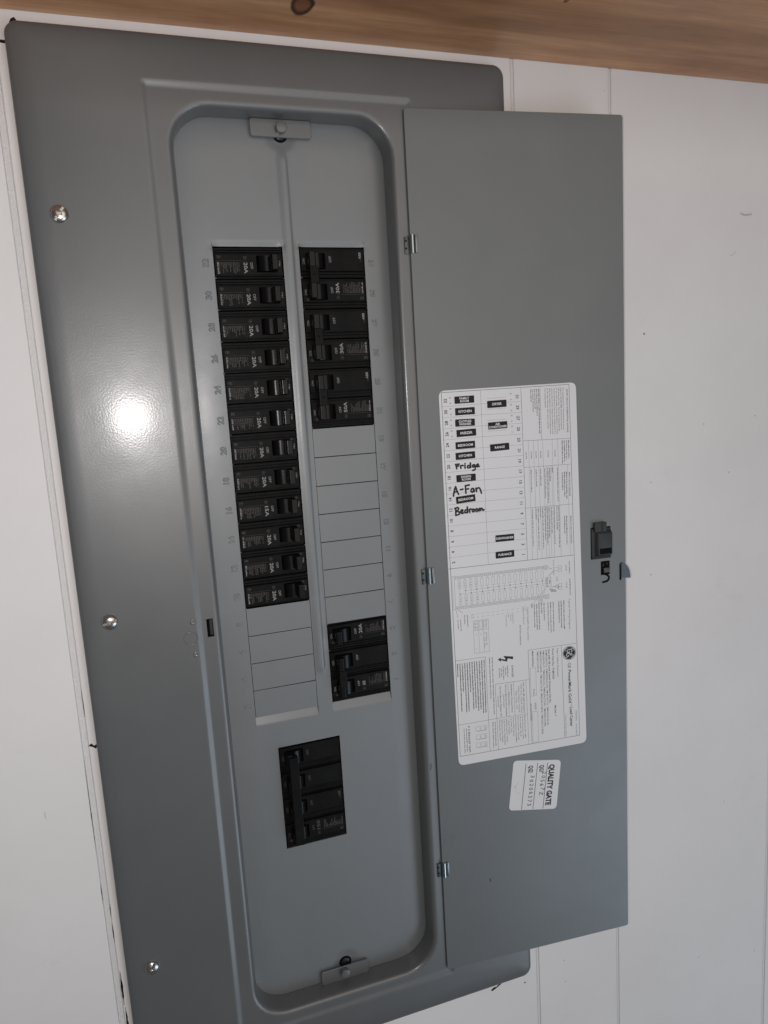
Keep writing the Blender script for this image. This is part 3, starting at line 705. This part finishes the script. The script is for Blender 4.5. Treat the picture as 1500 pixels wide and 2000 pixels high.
ln(28.0, -328.2, 32.5, -331.6, .2, BK); ln(26.0, -328.4, 27.4, -336, .2, BK)
bx(42.4, 57.4, -340.8, -372.8, .2); ln(47.1, -340.8, 47.8, -372.8, .2, GR); ln(51.6, -340.8, 52.4, -372.8, .2, GR); ln(42.6, -350.4, 57.5, -350.4, .2, GR); bx(43.4, 46.4, -341.8, -349.4, .16); bx(48.4, 51, -341.8, -349.4, .16)
ct('Breaker', 52.8, -341.6, 1.3, -349.2, 0, GR); ct('Symbol', 50.5, -341.6, 1.3, -349.2, 0, GR); ct('Number of', 52.6, -353.4, 1.3, -366, 0, GR); ct('1"  1/2" No.', 50.6, -353.4, 1.3, -369, 0, GR); ct('A  B', 42.2, -343.2, 1.4, -348.2, 0, BK); g.marks(44.4, -354.6, .9, 1.1, -90, GR, zp); g.marks(44.4, -368, .9, 1.1, -90, GR, zp); g.marks(49.0, -354.6, .9, 1.1, -90, GR, zp)
# warning box, danger bolt, accessories
ln(22.0, -377.4, 53.0, -377.5, .25); ln(53.1, -377.5, 54.2, -473.8, .25); ln(22.3, -441.7, 62.2, -441.4, .25)
g.marks(51.0, -380.3, 9, 1.3, -90, BK, zp)
for k, Ln in enumerate((44, 53, 49, 50, 47, 48, 30, 49, 50, 29, 48, 13)):
    yy0 = -390 if k == 0 else -380.6; xx = 51.0 - 2.42 * k; g.marks(xx, yy0, Ln, 1.12, -90, BK, zp); g.marks(xx + .1, yy0 - .22, Ln, .85, -90, GR, zp + .01)
g.marks(59.4, -379, 58, 1.1, -90, GR, zp); g.marks(56.6, -379, 42, 1.1, -90, GR, zp)
bolt = [(81.3, -381.4), (81.0, -384.2), (75.8, -382.4), (74.6, -385.6), (68.9, -383.4), (68.9, -384.9), (65.4, -382.4), (68.5, -380.6), (68.8, -382.0), (73.6, -383.4), (71.3, -379.4)]
for tri in ((0, 1, 2, 10), (10, 2, 9), (2, 3, 9), (3, 4, 8, 9), (5, 6, 7)): g.poly([(*bolt[k], zp) for k in tri], BK)
ct('DANGER', 76.6, -390.2, 1.9, -402.3, .004)
for k, Ln in enumerate((12, 8, 14, 9, 9)): g.marks(74.6 - 2.1 * k, -389.4 - (2 if k in (1, 3, 4) else 0), Ln, 1.05, -90, GR, zp)
ln(61.9, -406.5, 97.0, -407.1, .25); ln(61.9, -406.5, 62.9, -473.8, .25); ln(93.6, -407.2, 94.9, -473.8, .22); ln(62.1, -441.3, 94.0, -441.8, .22)
ln(74.9, -407.0, 75.2, -441.9, .22); ln(80.7, -406.9, 81.3, -441.7, .22)
ct('ACCESSORIES', 94.2, -431.8, 1.4, -449.6, .006)
for x0, ya, s, yb, bo in ((89.4, -409, 'Use only GE type breakers:', -440.6, .008), (86.8, -410, 'THQP, THQL, THQLAF, THQLGF', -440, 0), (84.2, -412, 'THHQL, THHQLAF, THHQLGF', -439, 0), (81.6, -416, 'TXQL, THQDL, TR2S', -435, 0),
                          (77.0, -409, 'Equipment Ground Kits:', -438, .008), (74.4, -416, 'TGK12, TLK12', -430, 0), (71.2, -408.4, 'Service Barrier Kit Installed', -440.6, .008), (68.6, -417, 'TQMV/THQMV', -432, 0), (65.6, -409.5, 'Service Barrier Flapper Kit', -440.4, .008), (63.0, -419, 'THQMVBF', -430, 0)):
    g.text(s, X_(x0, -425) - 2.0, ya, 1.4, -90, BK if bo else GR, zp, ya - yb, bo)
for k, (s, Ln) in enumerate((('Bond Screw Kit: TBS', 23), ('Circuit Directory: TDIR', 24), ('Door Handle: TRL10', 21), ('Door Lock Kit: TDL108', 24), ('Front Fastener: THQWMAT', 27), ('Front Filler Plates:', 20), ('1/2" Wide: TFN', 15), ('1" Wide: TQLFP1', 17), ('Subfeed Lug Kit: THLK', 24), ('Surge Arrester: THQLSURGE', 27), ('AB Reducer Kit: TGRAF', 24), ('AB Plug Kit: TGRWP', 22))):
    g.text(s, X_(89.6 - 2.36 * k, -455) - 2.0, -443.0, 1.15, -90, BK, zp, Ln, .004)
for k, (yo) in enumerate((-445.2, -453.6, -462)): bx(40.6, 51.4, yo - 1.2, yo - 5.8, .2); g.text('ON', 49.6, yo - 3.4, 1.3, -90, GR, zp, None, 0, 'C', 'M'); g.text('OFF', 45.0, yo - 3.4, 1.1, -90, GR, zp, None, 0, 'C', 'M'); ln(42, yo - 5.9, 51.6, yo - 5.9, .35, BK)
ct('IF A BREAKER TRIPS', 30.2, -444.2, 1.9, -471.4, .004); g.marks(30.6, -446.4, 24, 1.0, -90, GR, zp); g.marks(28.2, -446.4, 25, 1.0, -90, GR, zp)
g.marks(60.0, -444.4, 25, 1.05, -90, GR, zp); g.marks(57.6, -444.4, 27, 1.05, -90, GR, zp)
# maker's box
ln(96.8, -377.4, 148.0, -377.4, .25); ln(96.8, -377.4, 98.3, -473.8, .3); ln(131.9, -377.4, 133.5, -474.0, .28)
bx(98.6, 104.3, -396.0, -424.5, .2); bx(99.4, 105.1, -440.8, -472.7, .2)
ct('MAIN RATING', 97.8, -379.1, 1.7, -394.6, .012); ct('Amps', 98.0, -417.5, 1.6, -424.0, .004); ct('VOLTS', 98.8, -431.6, 1.7, -438.8, .01)
g.text('GE', 138.4, -396.2, 3.1, -90, BK, zp, 5.6, .0)
g.text('PowerMark Gold', 138.6, -403.6, 3.1, -90, BK, zp, 34.2, .018); g.text('TM', 140.6, -438.4, 1.3, -90, BK, zp, 2.6); g.text('Load Center', 139.6, -442.4, 3.1, -90, BK, zp, 20.6, .018)
g.text('Type 1 Indoor Enclosure', 126.9, -379.4, 1.7, -90, BK, zp, 29.4); g.text('Front Cat No.: TLM3220', 121.9, -379.4, 1.8, -90, BK, zp, 31.2, .014); g.text('Model: 7', 123.2, -438.0, 1.7, -90, BK, zp, 11.4, .014)
g.text('Use with GE Load Center Enclosure Cat No.', 117.9, -379.4, 1.8, -90, BK, zp, 55.6, .014)
for k, (s, Ln) in enumerate((('TLM3220CCU, TLM3220CCU1K, TM3215CCU, TM3215CCU1K,', 78), ('TM3220CPL1T, TM3220CCU, TM3220CCU2K, TM3220CCU4K,', 79), ('TM3220CCUAF9K, TM3220CCUB, TM3220CCUB1K, TM3220CCUB2K,', 87), ('TM3220CCUF11K', 22))):
    g.text(s, 115.0 - 3.05 * k, -379.4, 1.65, -90, BK, zp, Ln, .002)
g.text('Country of Origin: Mexico', 134.4, -449.6, 1.3, -90, GR, zp, 23); g.text('VALITING', 145.6, -446.8, 1.7, -90, GR, zp, 11); g.text('193C246P56', 145.7, -461.0, 1.4, -90, GR, zp, 12)
# round monogram
cx, cy = 140.1, -386.3
g.disc(cx, cy, zp, 7.1, 48, BK, 6.75); g.disc(cx, cy, zp, 6.35, 48, BK)
def mono(pts, wd=.62):     # drawn upright (a right, b up) then turned to read downward
    g.curve([(cx + b, cy - a) for a, b in pts], wd, zp + .03, 0)
mono([(-.6, 2.1), (-1.7, 3.0), (-3.2, 2.2), (-3.7, .2), (-3.0, -1.8), (-1.6, -2.3), (-.6, -1.2), (-.7, .2), (-1.9, .1)])
mono([(2.9, 2.7), (1.7, 3.0), (.9, 2.0), (1.7, 1.1), (2.5, 1.3), (1.2, .9), (.3, -.6), (.5, -2.2), (1.8, -3.0), (3.1, -2.2), (3.2, -.9), (2.2, -.8)])
for q in range(4):
    a0 = math.radians(20 + 90 * q); mono([(5.8 * math.cos(a0 + t), 5.8 * math.sin(a0 + t)) for t in (0, .25, .5)] + [(4.9 * math.cos(a0 + .75), 4.9 * math.sin(a0 + .75))], .42)
# hand lettering in marker
def hand(strokes, x, y, sx, sy, wd):
    for st in strokes: g.curve([(x + a * sx, y + b * sy) for a, b in st], wd, zp + .06, MK)
hand([[(.0, .95), (.1, .4), (.2, -.3)], [(-.1, 1.0), (.9, 1.05)], [(.05, .45), (.7, .5)],
      [(1.3, .55), (1.35, -.3)], [(1.3, .2), (1.6, .55), (2.0, .5)],
      [(2.5, .5), (2.5, -.35)], [(2.5, 1.0), (2.55, 1.05)],
      [(3.9, .35), (3.3, .35), (3.2, -.2), (3.7, -.3), (4.0, .3), (4.0, 1.3), (4.05, -.3)],
      [(5.2, .45), (4.7, .4), (4.6, -.1), (5.1, -.1), (5.2, .5), (5.3, -.9), (4.6, -1.2)],
      [(5.7, .15), (6.2, .3), (6.1, .6), (5.75, .3), (5.8, -.2), (6.5, -.1)]], 32.0, -195.6, 3.45, 3.0, 1.6)
hand([[(-.25, -1.3), (.0, 0), (.55, 1.35), (.9, .2), (1.5, -.9)], [(-.1, -.2), (1.15, .0)], [(2.1, .35), (3.0, .45)],
      [(3.9, 1.3), (3.9, .2), (3.95, -.8)], [(3.8, 1.35), (5.2, 1.5)], [(3.9, .35), (4.9, .4)],
      [(6.6, .35), (5.9, .3), (5.7, -.4), (6.3, -.6), (6.7, .2), (6.75, -.6)],
      [(7.4, .4), (7.5, -.6)], [(7.45, -.2), (8.0, .4), (8.6, .3), (9.0, -.5), (9.2, -1.2)]], 29.2, -217.0, 2.85, 3.2, 1.65)
hand([[(.15, 1.1), (.1, 0), (.1, -1.2)], [(-.2, 1.0), (.9, 1.2), (1.1, .6), (.2, .1), (1.3, -.2), (1.2, -.9), (.1, -1.1)],
      [(1.9, -.2), (2.6, 0), (2.4, .4), (1.9, .1), (2.0, -.6), (2.9, -.6)],
      [(4.1, .2), (3.5, .2), (3.3, -.4), (3.9, -.6), (4.2, .0), (4.2, 1.3), (4.3, -.6)],
      [(4.9, .3), (5.0, -.6)], [(4.9, .0), (5.3, .4), (5.6, .3)],
      [(6.3, .3), (5.9, .0), (6.1, -.5), (6.6, -.4), (6.6, .1), (6.2, .3)], [(7.5, .3), (7.1, .0), (7.3, -.5), (7.8, -.4), (7.8, .1), (7.4, .3)],
      [(8.3, .2), (8.3, -.5)], [(8.3, .0), (8.7, .3), (8.9, -.4)], [(8.9, .0), (9.3, .3), (9.7, -.4), (10.1, -.2)]], 29.6, -235.6, 2.75, 3.0, 1.6)
g.build('directory_label', [PAPER, INK, INKG, MARK], door)

# ---- the black name stickers
def sticker(x, y, w_, h_, ang, lines_, label):
    g = G(); z = ZL + .05
    g.loops([rrect(-w_ / 2, w_ / 2, -h_ / 2, h_ / 2, .5, z, 3), rrect(-w_ / 2, w_ / 2, -h_ / 2, h_ / 2, .5, z + .22, 3)], 0, True)
    n = len(lines_)
    for k, s in enumerate(lines_): g.text(s, 0, (0 if n == 1 else (1.25 - 2.5 * k)), 2.05 if n == 1 else 1.9, 0, 1, z + .25, None, .02, 'C', 'M', maxl=w_ - 1)
    for v in g.b.verts: v.co.z += 0
    o = g.build('name_sticker', [TAG, TAGW], door); o.location = Vector((x, y, 0)) * SC; o.rotation_euler = (0, 0, math.radians(ang)); o['label'] = label
for x, y, a, t in ((42.6, -135.2, .5, ['FAMILY', 'ROOM']), (42.8, -145.5, .2, ['KITCHEN']), (42.4, -155.6, -.6, ['CLOTHES', 'WASHER']), (43.2, -164.8, 1.0, ['FREEZER']), (41.8, -175.7, .6, ['BEDROOM']), (41.4, -185.2, 1.2, ['KITCHEN']), (41.2, -205.5, .4, ['DINING', 'ROOM']), (40.0, -224.8, 3.4, ['BEDROOM']),
                   (73.5, -140.8, .6, ['DRYER']), (73.6, -160.1, .9, ['AIR', 'CONDITIONER']), (74.8, -180.0, 1.4, ['RANGE']), (76.8, -264.8, -.6, ['DISHWASHER']), (76.4, -280.4, .4, ['FURNACE'])):
    nm = ' '.join(t)
    extra = {-145.5: ' in the second slot from the top', -185.2: ' just above the handwritten Fridge', -175.7: ' below FREEZER', -224.8: ' between two handwritten lines'}.get(y, '')
    sticker(x, y, 18.6, 6.4, a, t, 'black sticker lettered %s%s' % (nm, extra))

# ---- the small inspection sticker (slightly crooked)
g = G(); cor2 = [(78.2, -488.2), (71.4, -540.0), (122.6, -548.2), (128.9, -496.4)]
c0 = Vector((100.3, -518.0)); ux = (Vector(cor2[3]) - Vector(cor2[0])).normalized(); dy = (Vector(cor2[1]) - Vector(cor2[0])).normalized()
g.loops([rounded_quad(cor2, 4.5, .02), rounded_quad(cor2, 4.5, .2)], 0, True)
for (a, b) in (((91.2, -493.6), (84.8, -541.6)), ((103.6, -495.2), (97.0, -543.4)), ((114.3, -496.8), (107.9, -545.0))): g.line(*a, *b, .55, .24, 1)
TA = math.degrees(math.atan2(dy.y, dy.x))
g.text('QUALITY GATE', 116.4, -499.0, 5.4, TA, 1, .24, 43.5, .05)
g.text('QG1', 106.0, -497.8, 4.4, TA, 1, .24, 7.4, .035); g.text('QG2', 94.3, -496.4, 4.4, TA, 1, .24, 7.4, .035)
def spaced(s, x, y, step, h, jit):
    for k, c in enumerate(s):
        p = Vector((x, y)) + dy * step * k + ux * R.uniform(-jit, jit); g.text(c, p.x, p.y, h, TA, 2, .25, None, .004)
spaced('20567Z', 107.8, -505.2, 4.25, 4.0, .7); spaced('30206375', 95.6, -507.2, 4.25, 4.0, .5)
for k in range(16): g.disc(80.5 + R.gauss(0, 2.2), -516 + R.gauss(0, 3.0), .23 + k * .0005, R.uniform(.15, .7), 6, 3)
SMP = simple('pencil_smudge', (.42, .42, .44), .6)
g.build('inspection_sticker', [PAPER, INK, STAMP, SMP], door)

# ------------------------------------------------------------------ breakers (local: u along the length, v across, z out; ON end at u = 0)
def pole_body(g, v0, w_=57.4, mi=0):
    g.box(.5, w_ - .5, v0 + .5, v0 + 24.9, -26, -3.2, mi)
    g.box(.6, w_ - .6, v0 + .9, v0 + 2.5, -3.4, -1.1, mi, .25); g.box(.6, w_ - .6, v0 + 3.2, v0 + 4.5, -3.4, -.7, mi, .25)
def face(g, v0, w_=57.4):
    z1 = .35; u0, u1 = .9, w_ - 1.0; va, vb = v0 + 5.5, v0 + 23.4; su0, su1, sv0, sv1 = 5.6, 22.2, v0 + 7.3, v0 + 20.3
    def q(a, b, c, d, z): return [(a, c, z), (b, c, z), (b, d, z), (a, d, z)]
    g.loops([q(u0, u1, va, vb, -3.3), q(u0, u1, va, vb, z1 - .3), q(u0 + .3, u1 - .3, va + .3, vb - .3, z1), q(u0 + .9, u1 - .9, va + .9, vb - .9, z1), q(u0 + 1.1, u1 - 1.1, va + 1.1, vb - 1.1, z1 - .18), q(su0 - .2, su1 + .2, sv0 - .2, sv1 + .2, z1 - .18), q(su0, su1, sv0, sv1, z1 - .4), q(su0 + .2, su1 - .2, sv0 + .2, sv1 - .2, -7)], 0)
    g.poly(q(su0, su1, sv0, sv1, -6.9), 3)
ZT = .24
def circ_logo(g, x, y, r, mi):
    g.disc(x, y, ZT, r, 18, mi, r - .22)
    for a in (-.35, .35): g.line(x + a, y - r * .5, x + a + .1, y + r * .5, .22, ZT, mi)
    g.line(x - r * .4, y, x + r * .4, y + .2, .2, ZT, mi)
def face_print(g, v0, amp, kind, dim=False, u1=57.4, legible=None):
    a, b = (1, 2)
    if dim: a = 2  # main breaker: its weaker light is put into a darker ink
    g.text('ON', 4.4, v0 + 13.6, 1.9, 90, a, ZT, None, .0, 'C'); 
    g.text('OFF', 27.6, v0 + 15.2, 2.1, 90, a, ZT, None, .0, 'C')
    if amp:
        g.text(amp, 32.9, v0 + 12.6, 2.9, 90, a, ZT, 8.8 if len(amp) == 3 else None, .018)
        circ_logo(g, 31.6, v0 + 9.0, 1.35, b if dim else 2)
        g.line(30.4, v0 + 11.6, 33.2, v0 + 11.6, .15, ZT, b)
        g.line(34.2, v0 + 11.4, u1 - 2.4, v0 + 11.2, .14, ZT, b)
        circ_logo(g, 5.0, v0 + 7.9, 1.25, 2)
        n = 13; pitch = (u1 - 2.8 - 36.2) / n
        for k in range(n):
            uu = 37.0 + pitch * (k + .3)
            if k == 0 and legible: g.text(legible, uu, v0 + 12.6, 1.05, 90, b, ZT, 7.2, .006)
            elif k == n - 1: g.marks(uu, v0 + 12.4, 9.4, 1.25, 90, a if not dim else b, ZT)
            else: g.marks(uu, v0 + 12.6, R.choice((3, 4, 5.5, 7.5, 8.2, 9, 9.4)), .95, 90, b, ZT)
        for k in range(3): g.marks(u1 - 5.2 + 1.1 * k, v0 + 7.2, 2.6, .8, 90, b, ZT)
    if kind == 'abb': g.text('ABB', u1 - 3.4, v0 + 15.4, 2.0, 90, a, ZT, 5.6, .02); g.text('by', u1 - 3.4, v0 + 13.2, 1.2, 90, b, ZT)
    g.line(2.2, v0 + 11.2, 5.2, v0 + 11.2, .12, ZT, b)
def toggle(v0, parent, name='toggle'):
    g = G(); n = 14
    prof = [(14.0 + 8.1 * math.cos(math.radians(a)), -4.6 + 8.1 * math.sin(math.radians(a))) for a in [165 - (150) * k / n for k in range(n + 1)]]
    g.prism(prof[::-1], v0 + 7.7, v0 + 19.9)
    t = g.build(name, TOG, parent, 30)
    g = G(); pr = [(5.6, 1.0), (12.0, 2.2), (11.6, 9.6), (10.8, 10.6), (6.6, 10.6), (5.8, 9.8)]
    g.prism(pr[::-1], v0 + 7.9, v0 + 19.7, bev=.35)
    g.build('handle', TOG, t)
    return t
def breaker(name, label, amp, poles, p, flip, group, tie=False, dim=False, w_=57.4, abb=(), legible=None, amp_pole=0, cat='circuit breaker'):
    root = thing(name, label, cat, (p[0], p[1], 0), math.pi if flip else 0, group)
    g = G()
    for k in range(poles): pole_body(g, k * P25, w_)
    g.build('body', BRK, root)
    for k in range(poles):
        g = G(); face(g, k * P25, w_)
        for q in [f for f in g.b.faces]: pass
        face_print(g, k * P25, amp if k == amp_pole else None, 'abb' if k in abb else '', dim, w_, legible)
        g.build('face_plate', [BRK, INKW, INKD, DARK], root)
        toggle(k * P25, root)
    if tie:
        for k in range(poles - 1):
            g = G(); va, vb = k * P25 + 19.6, (k + 1) * P25 + 8.0
            g.box(6.2, 13.2, va, vb, 4.2, 11.2, bev=.5); t = g.build('handle_tie', BRK, root)
            g = G(); g.disc(9.6, (va + vb) / 2, 11.23, 1.15, 14); g.build('tie_hole', DARK, t)
    return root
nums = [32 - 2 * k for k in range(12)]
ordw = ['', 'second', 'third', 'fourth', 'fifth', 'sixth', 'seventh', 'eighth', '', 'tenth', 'eleventh', '']
desc = {0: 'topmost breaker of the left column, marked 20A, under the top edge of the opening', 8: 'black breaker marked 15A, the only 15A one, left column beside embossed 16', 11: 'lowest breaker of the left column, marked 20A, above the grey blank plates'}
for k in range(12):
    amp = '15A' if k == 8 else '20A'
    lb = desc.get(k, '%s black 20A breaker from the top of the left column, beside the embossed %d' % (ordw[k], nums[k]))
    breaker('circuit_breaker', lb, amp, 1, (XL1 + R.uniform(-.25, .15), -k * P25 + R.uniform(-.2, .2)), True, 'single breakers stacked in the left column', legible='THQL1115' if k == 8 else 'THQL1120')
breaker('double_breaker', 'black two-pole 30A breaker topmost in the right column with tied handles', '30A', 2, (XR0, -2 * P25), False, 'two-pole breakers in the right column', True, abb=(1,), legible='THQL2130')
breaker('double_breaker', 'black two-pole 30A breaker with tied handles, between the topmost 30A and the 50A breaker', '30A', 2, (XR0, -4 * P25), False, 'two-pole breakers in the right column', True, abb=(1,), legible='THQL2130')
breaker('double_breaker', 'black two-pole 50A breaker with tied handles just above the right grey blanks', '50A', 2, (XR0, -6 * P25), False, 'two-pole breakers in the right column', True, abb=(1,), legible='THQL2150')
breaker('circuit_breaker', 'black 20A single breaker in the right column, just below the grey blank plates', '20A', 1, (XR0, -14 * P25), False, None, legible='THQL1120')
breaker('double_breaker', 'black two-pole breaker marked 60, lowest in the right column', '60', 2, (XR0, -16 * P25), False, 'two-pole breakers in the right column', True, legible='THQL2160')
# main breaker: four poles, one long tie bar
mb = breaker('main_breaker', 'large black four-pole main breaker marked 150, alone below both columns', '150', 4, (17.6, -539.9), False, None, False, True, 58.0, abb=(1,))
g = G(); g.box(7.2, 15.4, 9.0, 94.5, 6.0, 13.4, bev=.6); g.build('handle_tie', BRK, mb)
